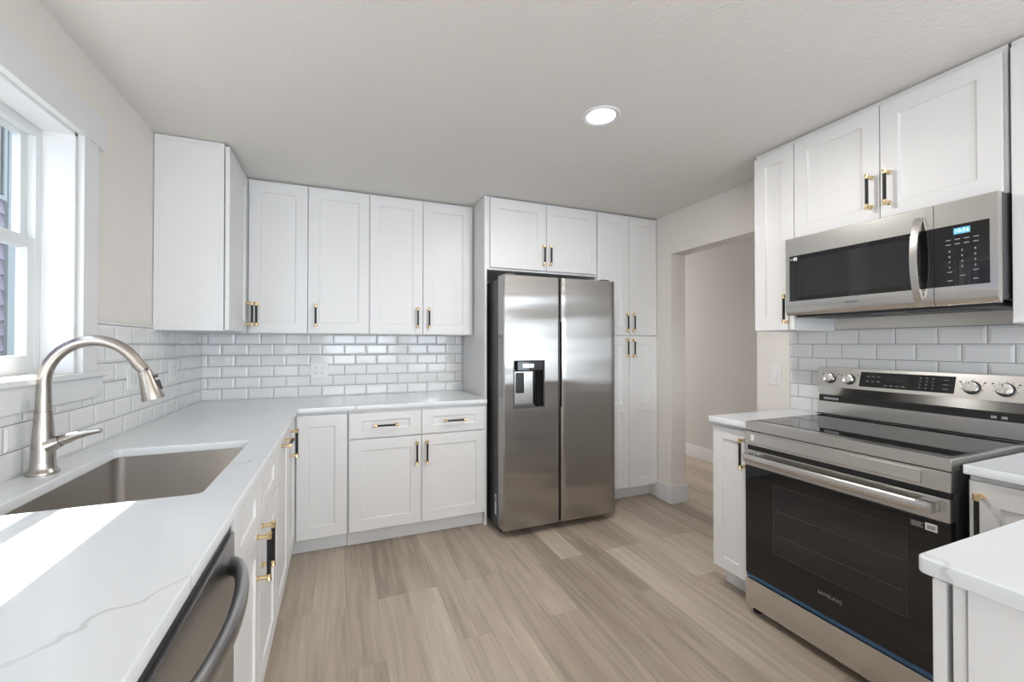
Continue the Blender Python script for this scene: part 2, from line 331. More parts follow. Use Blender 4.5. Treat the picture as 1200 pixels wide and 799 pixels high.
# ------------------------------------------------------------ tile backsplash
def tiles(name, label, origin, u, nrm, L, rows, phase, ztop, z0=.9142, spans=None):
    """bevelled 3x6 tiles, half-lapped; rows: row count; phase: joint offset of row 0; cuts(k) -> (a, b) span of a row"""
    P, H, G = .1585, .0778, .0030
    O = Vector(origin); u = Vector(u); n = Vector(nrm); m = MB()
    def q(a, z, d): return O+u*a+Vector((0, 0, z))+n*d
    for k, a0, a1, ZTOP in [(k, *sp_) for k in range(rows) for sp_ in (spans(k) if spans else [(0, L, ztop)])]:
        zb = z0+k*H; zt = min(zb+H-G, ZTOP)
        if zt-zb < .008: continue
        g = [q(a0, zb, 0), q(a1, zb, 0), q(a1, min(zb+H, ZTOP), 0), q(a0, min(zb+H, ZTOP), 0)]
        m.add([p+n*.0055 for p in g]+g, [(0, 1, 2, 3), (4, 5, 1, 0), (7, 6, 2, 3), (4, 0, 3, 7), (5, 1, 2, 6)], 'grout')
        ph = (phase+(P/2 if k % 2 else 0)) % P
        j = [a0]+[x for x in [ph+i*P for i in range(-1, 60)] if a0+.012 < x < a1-.012]+[a1]
        for s, e in zip(j[:-1], j[1:]):
            s += G/2; e -= G/2; b = min(.011, (e-s)/3); bz = min(.011, (zt-zb)/3)
            vs = [q(s, zb, .004), q(e, zb, .004), q(e, zt, .004), q(s, zt, .004),
                  q(s, zb, .0062), q(e, zb, .0062), q(e, zt, .0062), q(s, zt, .0062),
                  q(s+b, zb+bz, .0092), q(e-b, zb+bz, .0092), q(e-b, zt-bz, .0092), q(s+b, zt-bz, .0092)]
            m.add(vs, [(0, 1, 5, 4), (1, 2, 6, 5), (2, 3, 7, 6), (3, 0, 4, 7), (4, 5, 9, 8), (5, 6, 10, 9), (6, 7, 11, 10), (7, 4, 8, 11), (8, 9, 10, 11)], 'tile_white')
    return tag(m.build(name, angle=8), label, 'backsplash')
tiles('tile_backsplash', 'white subway tile backsplash on the back wall below the row of upper cabinets', (0, -.0006, 0), (1, 0, 0), (0, -1, 0), 1.846, 7, .122, 1.386)
tiles('tile_backsplash', 'white subway tile backsplash on the window wall behind the faucet', (.0006, 0, 0), (0, -1, 0), (1, 0, 0), 4.0, 7, .024, 1.391,
      spans=lambda k: [(.0095, 4.0, 1.3)] if k < 2 else ([(.0095, 1.381, 1.391), (1.381, 4.0, 1.098)] if k == 2 else [(.0095, 1.381, 1.391)]))
tiles('tile_backsplash', 'white subway tile backsplash on the wall behind the stove', (XR-.0006, -1.757, 0), (0, -1, 0), (-1, 0, 0), 1.96, 7, .128, 1.385)
# ------------------------------------------------------------ cabinets
PULLS = {}
def pull_mesh(L=.155, d=.034):
    """bar pull: black knurled rod between brass ends on brass posts; along local z, standing out to -y"""
    if L in PULLS: return PULLS[L]
    m = MB(); h = L/2
    m.tube([(0, -d, -h+.018), (0, -d, h-.018)], .0064, 'black_metal', 14)
    for i in range(11):
        z = -h+.024+i*(L-.048)/10; m.lathe([(.0064, -.001), (.0069, -.0004), (.0069, .0004), (.0064, .001)], (0, -d, z), (0, 0, 1), 'black_metal', 14)
    for s in (-1, 1):
        m.lathe([(.0070, 0), (.0082, .0015), (.0082, .016), (.0090, .0175), (.0090, .0205), (.0074, .022)], (0, -d, s*(h-.022)), (0, 0, s), 'brass', 18)
        m.lathe([(.0095, 0), (.0095, .003), (.0068, .0045), (.0068, d)], (0, 0, s*(h-.012)), (0, -1, 0), 'brass', 16)
    o = m.build('handle'); PULLS[L] = o.data; bpy.data.objects.remove(o); return PULLS[L]
def add_pull(door, x, z, horiz=False, L=.155):
    o = bpy.data.objects.new('handle', pull_mesh(L)); COL.objects.link(o); o.parent = door
    o.location = (x, -.02, z); o.rotation_euler = (0, PI/2 if horiz else 0, 0); o['label'] = 'black bar pull with brass ends'
    return o
def door_mesh(wd, h, s=.07, sr=None, mids=(), t=.02, rec=.008):
    sr = sr or s; c = .0016; b = .006
    xs = [0, s, wd-s, wd]; zs = [0, sr]
    for q in mids: zs += [q-s/2, q+s/2]
    zs += [h-sr, h]; m = MB(); F = -t
    xa = [c if x == 0 else (wd-c if x == wd else x) for x in xs]; za = [c if z == 0 else (h-c if z == h else z) for z in zs]
    for i in range(3):
        for j in range(len(zs)-1):
            x0, x1, z0, z1 = xa[i], xa[i+1], za[j], za[j+1]
            if i == 1 and j % 2 == 1:
                o = [(x0, F, z0), (x1, F, z0), (x1, F, z1), (x0, F, z1)]
                e = [(x0+b*.3, F+rec*.75, z0+b*.3), (x1-b*.3, F+rec*.75, z0+b*.3), (x1-b*.3, F+rec*.75, z1-b*.3), (x0+b*.3, F+rec*.75, z1-b*.3)]
                g = [(x0+b, F+rec, z0+b), (x1-b, F+rec, z0+b), (x1-b, F+rec, z1-b), (x0+b, F+rec, z1-b)]
                m.add(o+e+g, [(k, (k+1) % 4, (k+1) % 4+4, k+4) for k in range(4)]+[(k+4, (k+1) % 4+4, (k+1) % 4+8, k+8) for k in range(4)]+[(8, 9, 10, 11)], 'cabinet_white')
            else: m.add([(x0, F, z0), (x1, F, z0), (x1, F, z1), (x0, F, z1)], [(0, 1, 2, 3)], 'cabinet_white')
    o = [(0, F+c, 0), (wd, F+c, 0), (wd, F+c, h), (0, F+c, h)]; f = [(c, F, c), (wd-c, F, c), (wd-c, F, h-c), (c, F, h-c)]; bk = [(0, 0, 0), (wd, 0, 0), (wd, 0, h), (0, 0, h)]
    m.add(f+o+bk, [(k, (k+1) % 4, (k+1) % 4+4, k+4) for k in range(4)]+[(k+4, (k+1) % 4+4, (k+1) % 4+8, k+8) for k in range(4)]+[(8, 11, 10, 9)], 'cabinet_white')
    return m
def add_door(root, x0, x1, z0, z1, pulls=(), name='door', mids=(), s=.07, sr=None, gap=.0018):
    """z relative to the cabinet's base; pulls: (x, z, horizontal) in cabinet coordinates"""
    d = door_mesh(x1-x0-2*gap, z1-z0-2*gap, s, sr, [q-z0 for q in mids]).build(name, root, (x0+gap, -.001, z0+gap), angle=20)
    for p in pulls: add_pull(d, p[0]-x0-gap, p[1]-z0-gap, *p[2:])
    return d
def cabinet(name, label, cat, loc, rz, wd, dp, z0, z1, toe=False, group=None, open_top=False, stiles=None):
    r = empty(name, loc, rz, label=label, cat=cat, group=group)
    m = MB(); T = .018
    if open_top:
        m.box((0, .0, z0), (T, dp, z1), 'cabinet_white'); m.box((wd-T, 0, z0), (wd, dp, z1), 'cabinet_white'); m.box((T, 0, z0), (wd-T, dp, z0+T), 'cabinet_white')
        m.box((T, dp-.01, z0+T), (wd-T, dp, z1), 'cabinet_white')
        m.box((T, 0, z0+T), (wd-T, T, z1), 'cabinet_white')
    else:
        m.box((0, .019, z0), (wd, dp, z1), 'cabinet_white', .001, 1); m.box((0, 0, z0), (wd, .0185, z1), 'cabinet_white', .001, 1)
    m.build('cabinet_body', r)
    if toe:
        m = MB(); m.box((0, .075, 0), (wd, .095, z0), 'cabinet_white'); m.box((0, .095, 0), (.018, dp, z0), 'cabinet_white'); m.box((wd-.018, .095, 0), (wd, dp, z0), 'cabinet_white'); m.build('toe_kick', r)
    return r
R90 = PI/2
# --- upper cabinets, back wall (front frame at y=-.306, doors to -.327)
UB, UT = 1.373, CZ-.004; YU = -.306; DZ1 = CZ-.014-UB
def upper(label, x0, x1, doors, group=None):
    r = cabinet('upper_cabinet', label, 'cabinet', (x0, YU, UB), 0, x1-x0-.001, .303, 0, UT-UB)
    for a, b, px in doors: add_door(r, a-x0, b-x0, 0.002, DZ1, [(px-x0, .122)])
    return r
upper('white single-door upper cabinet in the back corner, left end of the back row', .308, .681, [(.335, .681, .386)])
upper('white single-door upper cabinet, second from the corner in the back row', .681, 1.076, [(.681, 1.076, .731)])
upper('white two-door upper cabinet on the back wall beside the tall fridge panel', 1.076, 1.8465, [(1.076, 1.454, 1.412), (1.454, 1.832, 1.496)])
# --- upper cabinet on the window wall
r = cabinet('upper_cabinet', 'white upper cabinet on the window wall with its broad plain side facing the room', 'cabinet', (.305, -.81, UB), R90, .805, .302, 0, UT-UB)
add_door(r, .0, .475, .002, DZ1, [(.44, .122)]).location.y = -.005
m = MB()                                            # applied edge frame on the plain side
z1 = UT-UB
m.box((-.003, .0, 0), (0, .022, z1), 'cabinet_white', .0008, 1); m.box((-.003, .280, 0), (0, .302, z1), 'cabinet_white', .0008, 1); m.box((-.003, .022, z1-.022), (0, .28, z1), 'cabinet_white', .0008, 1); m.build('edge_trim', r)
# --- fridge surround: tall side panel, cabinet above the fridge, pantry
m = MB(); m.box((1.848, -.585, 0), (1.867, -.003, CZ-.002), 'cabinet_white', .001, 1)
tag(m.build('side_panel'), 'tall white side panel between the back counter and the refrigerator', 'panel')
r = cabinet('upper_cabinet', 'white two-door cabinet directly above the refrigerator', 'cabinet', (1.868, -.58, 1.845), 0, .925, .57, 0, CZ-.004-1.845)
add_door(r, .018, .472, .014, CZ-.014-1.845, [(.444, .13)]); add_door(r, .472, .924, .014, CZ-.014-1.845, [(.5, .13)])
r = cabinet('pantry_cabinet', 'tall white four-door pantry cabinet right of the refrigerator', 'cabinet', (2.795, -.58, 0), 0, .604, .57, .11, CZ-.004, toe=True)
for a, b, px in ((.004, .314, .282), (.314, .602, .347)):
    add_door(r, a, b, 1.376, CZ-.014, [(px, 1.482)]); add_door(r, a, b, .114, 1.372, [(px, 1.272)], mids=(.775,))
# --- base cabinets, back run
BT = .883; YB = -.615
r = cabinet('base_cabinet', 'white back-counter base cabinet with two drawers above two doors', 'cabinet', (.930, YB, 0), 0, .917, .60, .11, BT, toe=True)
add_door(r, .006, .460, .703, .866, [(.231, .782, True)], 'drawer', s=.075, sr=.05); add_door(r, .460, .912, .703, .866, [(.686, .784, True)], 'drawer', s=.075, sr=.05)
add_door(r, .006, .460, .116, .697, [(.426, .585)]); add_door(r, .460, .912, .116, .697, [(.493, .585)])
# corner cabinet with a folding door in the inner corner
r = empty('corner_cabinet', (.003, -.003, 0), label='white corner base cabinet with doors meeting in the inside corner under the counter', cat='cabinet')
m = MB(); LX = .61; LL = .925
m.prism([(0, 0), (LL, 0), (LL, -LX), (LX, -LX), (LX, -LL-.07), (0, -LL-.07)], .11, BT, 'cabinet_white'); m.build('cabinet_body', r)
m = MB(); m.prism([(0, 0), (LL, 0), (LL, -LX+.08), (LX-.08, -LX+.08), (LX-.08, -LL-.07), (0, -LL-.07)], 0, .11, 'cabinet_white'); m.build('toe_kick', r)
d = door_mesh(LL-.64, .75).build('door', r, (.638, -.613, .116), angle=20); d['label'] = 'door leaf on the back-wall side'
d = door_mesh(.33, .75).build('door', r, (.612, -.97, .116), R90, angle=20); d['label'] = 'door leaf on the sink side'; add_pull(d, .042, .652)
# --- left run, faces +x; local x -> +y
XF = .615
r = cabinet('base_cabinet', 'narrow white full-door base cabinet between the sink base and the corner', 'cabinet', (XF, -1.4545, 0), R90, .453, .60, .11, BT, toe=True)
add_door(r, .004, .452, .116, .866, [(.228, .835, True)])
r = cabinet('sink_base_cabinet', 'white sink base cabinet with two false fronts over two doors beside the dishwasher', 'cabinet', (XF, -2.235, 0), R90, .779, .60, .11, BT, toe=True, open_top=True)
add_door(r, .004, .372, .703, .866, (), 'false_front', s=.07, sr=.05); add_door(r, .372, .776, .703, .866, (), 'false_front', s=.07, sr=.05)
add_door(r, .004, .372, .116, .697, [(.318, .615)]); add_door(r, .372, .776, .116, .697, [(.412, .615)])
r = cabinet('base_cabinet', 'white base cabinet at the near end of the sink run beyond the dishwasher', 'cabinet', (XF, -3.75, 0), R90, .90, .60, .11, BT, toe=True)
add_door(r, .004, .45, .116, .866, [(.41, .75)]); add_door(r, .45, .896, .116, .866, [(.49, .75)])
# --- right wall; faces -x; local x -> -y
R270 = -R90; XRB = 2.78
r = cabinet('base_cabinet', 'narrow white base cabinet with one door left of the stove', 'cabinet', (XRB, -1.765, 0), R270, .223, .615, .11, BT, toe=True)
add_door(r, .0, .222, .116, .866, [(.196, .755)], s=.06)
r = cabinet('base_cabinet', 'white base cabinet between the stove and the peninsula, partly hidden by the peninsula counter', 'cabinet', (XRB, -2.772, 0), R270, .27, .615, .11, BT, toe=True)
add_door(r, .003, .268, .116, .866, [(.034, .755)], s=.07)
XU = 3.09; UT2 = CZ-.004; DT2 = 2.350
def rupper(label, y0, y1, zb, doors, zt=UT2):
    r = cabinet('upper_cabinet', label, 'cabinet', (XU, y0, zb), R270, y0-y1-.001, XR-XU-.003, 0, zt-zb)
    for a, b, pz, py in doors: add_door(r, y0-a, y0-b, .002, DT2-zb, [(y0-py, pz-zb)], s=.065)
    return r
rupper('narrow white upper cabinet at the doorway side of the microwave', -1.778, -2.006, UB, [(-1.778, -2.006, 1.485, -1.972)])
rupper('white two-door upper cabinet directly above the microwave', -2.006, -2.764, 1.842, [(-2.006, -2.384, 1.975, -2.352), (-2.384, -2.757, 1.975, -2.418)])
rupper('white full-height upper cabinet at the right edge, on the near side of the microwave', -2.772, -3.25, UB, [(-2.774, -3.248, 1.485, -3.21)])
# --- peninsula base cabinet: end towards the kitchen, doors towards the stove
r = cabinet('peninsula_cabinet', 'white peninsula base cabinet whose panelled end faces the kitchen floor', 'cabinet', (3.39, -3.078, 0), PI, 1.49, .60, .11, BT, toe=True)
for i in range(3): add_door(r, .70+i*.263, .70+(i+1)*.263, .116, .866, [(.70+i*.263+.04, .75)], s=.06).location.y = -.0095
m = MB(); m.box((1.4905, .022, .0), (1.4965, .60, BT), 'cabinet_white', .001, 1); m.build('end_panel', r)

# ------------------------------------------------------------ countertops (rounded slabs from filled outlines)
def slab(name, label, outer, holes, z0, z1, bev=.003):
    c = bpy.data.curves.new(name, 'CURVE'); c.dimensions = '2D'; c.fill_mode = 'BOTH'; c.extrude = (z1-z0)/2-bev; c.bevel_depth = bev; c.bevel_resolution = 2; c.offset = -bev
    for poly in [outer]+holes:
        s = c.splines.new('POLY'); s.points.add(len(poly)-1); s.use_cyclic_u = True
        for p, q in zip(s.points, poly): p.co = (q[0], q[1], 0, 1)
    t = bpy.data.objects.new(name, c); COL.objects.link(t)
    me = bpy.data.meshes.new_from_object(t.evaluated_get(bpy.context.evaluated_depsgraph_get())); bpy.data.objects.remove(t)
    me.materials.clear(); me.materials.append(MATS['quartz'])
    for v in me.vertices: v.co.z += (z0+z1)/2
    me.polygons.foreach_set('use_smooth', [True]*len(me.polygons)); me.set_sharp_from_angle(angle=math.radians(50))
    o = bpy.data.objects.new(name, me); COL.objects.link(o); return tag(o, label, 'countertop')
def rnd(poly, rs, n=6):
    out = []; L = len(poly)
    for i, p in enumerate(poly):
        r = rs[i] if isinstance(rs, (list, tuple)) else rs
        a, b = Vector(poly[i-1]), Vector(poly[(i+1) % L]); p = Vector(p)
        if r <= 0: out.append(tuple(p)); continue
        d1 = (a-p).normalized(); d2 = (b-p).normalized(); A = p+d1*r; B = p+d2*r
        for k in range(n+1):
            t = k/n; out.append(tuple(A*(1-t)**2+p*2*t*(1-t)+B*t*t))
    return out
ZC0, ZC = .8845, .9135
SX0, SX1, SY0, SY1 = .125, .548, -2.162, -1.500
slab('countertop', 'white veined quartz L-shaped countertop with the sink cut into it',
     rnd([(.002, -.002), (1.846, -.002), (1.846, -.6505), (.6505, -.6505), (.6505, -3.78), (.002, -3.78)], [0, 0, 0, .006, .01, 0]),
     [rnd([(SX0, SY0), (SX1, SY0), (SX1, SY1), (SX0, SY1)], .022)], ZC0, ZC)
slab('countertop', 'small square white quartz countertop left of the stove', rnd([(2.735, -1.757), (XR-.002, -1.757), (XR-.002, -1.9885), (2.735, -1.9885)], [.008, 0, 0, .004]), [], ZC0, ZC)
slab('countertop', 'white veined quartz countertop covering the peninsula and turning to the stove',
     rnd([(2.737, -2.770), (XR-.002, -2.770), (XR-.002, -3.80), (1.858, -3.80), (1.858, -3.043), (2.737, -3.043)], [.006, 0, 0, .02, .02, .006]), [], ZC0, ZC)

# ------------------------------------------------------------ sink
S = empty('kitchen_sink', ((SX0+SX1)/2, (SY0+SY1)/2, .66), label='undermount stainless steel sink set in the counter below the window', cat='sink')
ox, oy = (SX0+SX1)/2, (SY0+SY1)/2
m = MB(); hx, hy = (SX1-SX0)/2+.004, (SY1-SY0)/2+.004
def ring(hx, hy, r, z): return [(x, y, z) for x, y in rnd([(-hx, -hy), (hx, -hy), (hx, hy), (-hx, hy)], r, 8)]
RG = [ring(hx+.018, hy+.018, .04, .2235), ring(hx, hy, .032, .2235), ring(hx, hy, .032, .03), ring(hx-.006, hy-.006, .03, .012), ring(hx-.022, hy-.022, .02, .003), ring(.045, .045, .04, 0)]
n = len(RG[0]); vs = sum(RG, []); m.add(vs, [(i*n+j, i*n+(j+1) % n, (i+1)*n+(j+1) % n, (i+1)*n+j) for i in range(len(RG)-1) for j in range(n)], 'sink_steel')
bowl = m.build('bowl', S)
m = MB(); m.lathe([(.056, .0), (.056, .003), (.046, .003), (.04, -.004), (.012, -.006), (.012, -.008)], (0, 0, .001), (0, 0, 1), 'steel', 32); m.build('drain', S)

# ------------------------------------------------------------ faucet
F = empty('kitchen_faucet', (.0615, -1.786, ZC), label='brushed nickel gooseneck pull-down faucet beside the sink', cat='faucet')
m = MB(); m.lathe([(.036, 0), (.0365, .004), (.0355, .008), (.031, .014), (.0285, .022), (.0275, .04), (.0265, .07), (.0245, .11), (.0215, .15), (.0200, .184), (.0196, .186)], (0, 0, 0), (0, 0, 1), 'faucet_nickel', 48); m.build('faucet_body', F)
m = MB()
P = [(0, 0, .187), (0, 0, .22), (.0, 0, .262)]
for k in range(17):                                 # gooseneck arc
    a = PI-k/16*(PI*.86); P.append((.1165+.1165*math.cos(a), 0, .27+.128*math.sin(a)))
P += [(.240, 0, .303)]
m.tube(P, [.0188, .0175]+[.0165]*(len(P)-2), 'faucet_nickel', 24, up=(0, 1, 0)); m.build('spout', F)
m = MB(); e = Vector(P[-1]); dd = Vector((.021, 0, -.082)).normalized()
m.lathe([(.0166, 0), (.0174, .001), (.0182, .004), (.0196, .02), (.0245, .055), (.0305, .092), (.0305, .096), (.026, .097)], e, dd, 'faucet_nickel', 40); sh = m.build('spray_head', F)
m = MB(); q = e+dd*.052+Vector((.0245, 0, .006)); m.tube([q-dd*.014, q+dd*.018], [.005, .0065], 'black_plastic', 12); m.tube([q-dd*.032, q-dd*.022], .004, 'black_plastic', 10); m.build('spray_button', sh)
m = MB(); m.lathe([(.0275, 0), (.022, .012), (.0175, .026), (.0172, .03)], (.012, 0, .085), (.93, 0, .36), 'faucet_nickel', 28); m.build('lever_hub', F)
m = MB(); u_ = Vector((.93, 0, .36)).normalized(); st = Vector((.012, 0, .085))+u_*.031
m.lathe([(.0150, 0), (.0150, .003)], st-u_*.001, u_, 'black_plastic', 28)
m.tube([st+u_*.002, st+u_*.016, st+u_*.034, st+u_*.06+Vector((.004, 0, -.003)), st+u_*.088+Vector((.01, 0, -.008))], [.0185, .0180, .0150, .0115, .0085], 'faucet_nickel', 20, sx=.85, sy=1.1); m.build('lever', F)

# ------------------------------------------------------------ dishwasher
D = empty('dishwasher', (.62, -2.839, 0), R90, label='stainless steel dishwasher with a bowed bar handle under the sink counter', cat='dishwasher'); DW = .602
m = MB(); m.box((.004, .02, .1), (DW-.004, .57, .868), 'dark_grey'); m.box((.02, .08, 0), (DW-.02, .1, .1), 'black_plastic'); m.build('tub_housing', D)
m = MB(); m.box((.003, -.018, .10), (DW-.003, .019, .833), 'dishwasher_steel', .004); dr = m.build('door_panel', D)
m = MB(); m.box((.003, -.010, .834), (DW-.003, .019, .874), 'black_plastic', .002); m.build('control_strip', D)
m = MB(); P = []
for k in range(25):
    t = k/24; x = .04+t*(DW-.08); bow = (math.sin(PI*t))**.5*.056; P.append((x, -.016-bow, .766))
m.tube(P, .0200, 'dishwasher_steel', 24, sx=1.2, sy=.70, up=(0, 0, 1)); m.build('handle', D)

# ------------------------------------------------------------ refrigerator
FX0, FX1, FXM = 1.893, 2.788, 2.323; YFD = -.850
G = empty('refrigerator', (FX0, YFD, 0), label='tall stainless side-by-side refrigerator with a water dispenser', cat='refrigerator')
Wd = FX1-FX0; md = FXM-FX0
m = MB(); m.box((.004, .115, .035), (Wd-.002, .80, 1.755), 'case_grey', .004); m.build('case', G)
def fdoor(name, x0, x1, notch):
    m = MB()
    # front skin gently crowned, rounded vertical edges
    nx = 14; prof = []
    wd = x1-x0; r = .012
    for i in range(nx+1):
        t = i/nx; x = x0+r+(wd-2*r)*t; prof.append((x, .002-.0015*math.sin(PI*t)))
    left = [(x0, .1), (x0, r+.006)]+[(x0+r-r*math.cos(a*PI/2/4), .004+r-r*math.sin(a*PI/2/4)) for a in range(1, 4)]
    right = [(2*(x0+x1)/2-p[0], p[1]) for p in left][::-1]
    m.prism(left+prof+right, .052, 1.770, 'fridge_steel'); return m
dl = fdoor('door', 0, md-.003, 1)
DX0, DX1, DZ0_, DZ1_ = .074, .306, .866, 1.192
# left door assembled around the dispenser recess
def fdoor_cut():
    m = MB(); x0, x1 = 0, md-.005; r = .012; wd = x1-x0
    def yf(x): t = min(max((x-x0-r)/(wd-2*r), 0), 1); return .002-.0015*math.sin(PI*t)
    xs = sorted(set([x0+r+(wd-2*r)*i/14 for i in range(15)]+[DX0, DX1]))
    zs = [.052, DZ0_, DZ1_, 1.770]
    for a, b in zip(xs[:-1], xs[1:]):
        for c, d in zip(zs[:-1], zs[1:]):
            if a >= DX0-1e-6 and b <= DX1+1e-6 and c == DZ0_: continue
            m.add([(a, yf(a), c), (b, yf(b), c), (b, yf(b), d), (a, yf(a), d)], [(0, 1, 2, 3)], 'fridge_steel')
    left = [(x0, .1), (x0, r+.006)]+[(x0+r-r*math.cos(a*PI/2/4), .004+r-r*math.sin(a*PI/2/4)) for a in range(1, 4)]+[(x0+r, yf(x0+r))]
    right = [(x0+x1-p[0], p[1]) for p in left]
    for pr in (left, right):
        for p, q in zip(pr[:-1], pr[1:]):
            m.add([(p[0], p[1], zs[0]), (q[0], q[1], zs[0]), (q[0], q[1], zs[-1]), (p[0], p[1], zs[-1])], [(0, 1, 2, 3)], 'fridge_steel')
    loop = left[:-1]+[(x, yf(x)) for x in xs]+right[:-1][::-1]
    for z in (zs[0], zs[-1]): m.add([(p[0], p[1], z) for p in loop], [tuple(range(len(loop)))], 'fridge_steel')
    m.add([(x0, .1, zs[0]), (x1, .1, zs[0]), (x1, .1, zs[-1]), (x0, .1, zs[-1])], [(0, 1, 2, 3)], 'dark_grey')
    return m
LD = fdoor_cut().build('door', G); LD['label'] = 'left door with the dispenser'
RD = fdoor('door', md+.008, Wd, 0).build('door', G); RD['label'] = 'right door'
# dispenser
m = MB()
a, b, c, d = DX0, DX1, DZ0_, DZ1_; dpt = .07
m.add([(a, .0, c), (b, .0, c), (b, .0, d), (a, .0, d), (a, dpt, c), (b, dpt, c), (b, dpt, d), (a, dpt, d)], [(4, 5, 6, 7), (0, 1, 5, 4), (1, 2, 6, 5), (2, 3, 7, 6), (3, 0, 4, 7)], 'black_glass')
rectf = [(a, c, b, c+.006), (a, d-.006, b, d), (a, c, a+.006, d), (b-.006, c, b, d)]
for p in rectf: m.box((p[0], -.004, p[1]), (p[2], .01, p[3]), 'dark_grey')
dp = m.build('dispenser', LD)
m = MB(); m.box((a+.03, .003, d-.07), (b-.006, .045, d-.008), 'black_glass', .003); m.box((a+.068, .0, d-.055), (b-.078, .02, d-.022), 'knob_steel', .004); m.build('dispenser_controls', LD)
m = MB(); m.box((a+.008, .035, c+.02), (b-.07, .066, d-.075), 'steel_band', .006); m.box((a+.03, .025, c+.1), (a+.085, .036, d-.085), 'black_plastic', .006); m.box((a+.086, .022, c+.1), (a+.10, .036, d-.085), 'knob_steel', .003)
m.box((a+.006, .01, c+.006), (b-.07, .066, c+.022), 'dark_grey', .002); m.build('dispenser_paddle', LD)
# recessed grip channel between the doors
m = MB(); m.box((md-.004, .03, .06), (md+.007, .1, 1.765), 'black_gap'); m.build('door_gasket', G)
m = MB(); m.prism([(md-.012, .002), (md-.0045, -.0015), (md-.0045, .03), (md-.012, .03)], .86, 1.46, 'black_plastic'); m.prism([(md+.0075, -.0015), (md+.0135, .002), (md+.0135, .03), (md+.0075, .03)], .86, 1.46, 'black_plastic'); m.build('grip_recess', G)
for x in (.03, Wd-.1):
    m = MB(); m.box((x, .03, 1.771), (x+.07, .17, 1.785), 'dark_grey', .004); m.build('hinge_cover', G)
for x, y in ((.03, .13), (Wd-.06, .13), (.03, .75), (Wd-.06, .75)):
    m = MB(); m.lathe([(.016, 0), (.018, .004), (.012, .012), (.01, .036)], (x+.01, y, 0), (0, 0, 1), 'rubber', 16); m.build('foot', G)
m = MB(); m.box((.02, .125, .012), (Wd-.02, .15, .05), 'black_plastic'); m.build('base_grille', G)
m = MB(); m.box((.0035, .15, .11), (.004, .18, .25), 'plate_white'); m.box((.0033, .153, .20), (.0035, .177, .235), 'mark_grey'); m.build('rating_label', G)

# ------------------------------------------------------------ range (local frame: x along the wall to the near side, y into the wall)
RX = 2.722
A = empty('electric_range', (RX, -1.992, 0), R270, label='stainless electric range with black glass oven door and smooth cooktop', cat='stove'); RW = .756
m = MB(); m.box((.003, .03, .05), (RW-.003, .655, .905), 'dark_grey', .002); m.build('oven_body', A)
m = MB(); m.box((0, .004, .882), (RW, .06, .926), 'steel_band', .004); m.box((0, .06, .900), (.016, .60, .926), 'steel_band', .002); m.box((RW-.016, .06, .900), (RW, .60, .926), 'steel_band', .002); m.build('cooktop_frame', A)
m = MB(); m.box((.016, .0605, .905), (RW-.016, .545, .9275), 'black_glass', .0015); ct = m.build('glass_cooktop', A)
def circ(m, x, y, r, z, w_=.0012, n=64):
    vs = [(x+R*math.cos(2*PI*j/n), y+R*math.sin(2*PI*j/n), z) for R in (r-w_, r+w_) for j in range(n)]
    m.add(vs, [(j, (j+1) % n, n+(j+1) % n, n+j) for j in range(n)], 'ring_dark')
for x, y, r in ((.2, .17, .105), (.2, .42, .075), (.56, .17, .12), (.56, .42, .075), (.38, .4, .05)):
    m = MB(); circ(m, x, y, r, .9278); m.build('burner_ring', ct)
# control band below the cooktop with a pressed panel
m = MB(); m.box((0, .0, .813), (RW, .05, .8805), 'steel_band', .003)
m.build('front_band', A)
m = MB(); m.box((.035, -.004, .824), (RW-.075, .004, .872), 'steel', .0035); pb = m.build('pressed_panel', A)
m = MB(); m.box((.037, -.0052, .838), (.053, -.0041, .866), 'plate_white'); m.build('sticker', A)
m = MB(); m.box((.006, .012, .79), (RW-.006, .05, .815), 'black_gap'); m.build('vent_gap', A)
# oven door
m = MB(); m.box((.002, .0, .192), (RW-.002, .038, .7135), 'black_glass', .003); od = m.build('oven_door', A)
m = MB(); m.box((.002, -.003, .714), (RW-.002, .038, .793), 'steel_band', .003)
for i in range(14): m.box((.60+i*.0075, .012, .7925), (.604+i*.0075, .03, .7955), 'black_gap')
m.build('door_top_band', od)
m = MB(); m.box((.148, -.0006, .345), (.638, .001, .655), 'oven_window', .0004, 1); m.build('oven_glass', od)
m = MB()
for k in range(2): m.box((.16, -.0009, .43+k*.11), (.626, -.0006, .433+k*.11), 'outline_dark')
for k, (x0, x1) in enumerate(((.146, .64),)):
    m.box((x0, -.0009, .343), (x1, -.0006, .345), 'outline_dark'); m.box((x0, -.0009, .655), (x1, -.0006, .657), 'outline_dark'); m.box((x0, -.0009, .343), (x0+.002, -.0006, .657), 'outline_dark'); m.box((x1-.002, -.0009, .343), (x1, -.0006, .657), 'outline_dark')
m.build('window_outline', od)
m = MB(); hz = .762; hy_ = -.046
P = [(.04+i/20*(RW-.08), hy_-.006*math.sin(PI*i/20), hz) for i in range(21)]
m.tube(P, .0165, 'steel', 24, sx=1.1, sy=.62, up=(0, 0, 1))
for x in (.05, RW-.05): m.box((x-.022, -.054, hz-.019), (x+.022, -.002, hz+.019), 'steel_band', .005)
m.build('handle', od)
text('lettering', 'SAMSUNG', .020, (.385, -.0008, .275), (R90, 0, 0), 'mark_grey', od)
m = MB(); m.box((.648, -.0012, .672), (.688, .0, .696), 'black_plastic'); m.box((.690, -.0014, .672), (.722, .0, .697), 'plate_white'); m.box((.695, -.0018, .678), (.717, -.0013, .691), 'mark_grey')
for k in range(3): m.box((.652, -.0016, .676+k*.006), (.684-.005*(k % 2), -.0011, .679+k*.006), 'mark_grey')
m.build('sticker', od)
m = MB(); m.box((.002, .004, .172), (RW-.002, .03, .190), 'film_blue', .004); m.build('protective_strip', A)
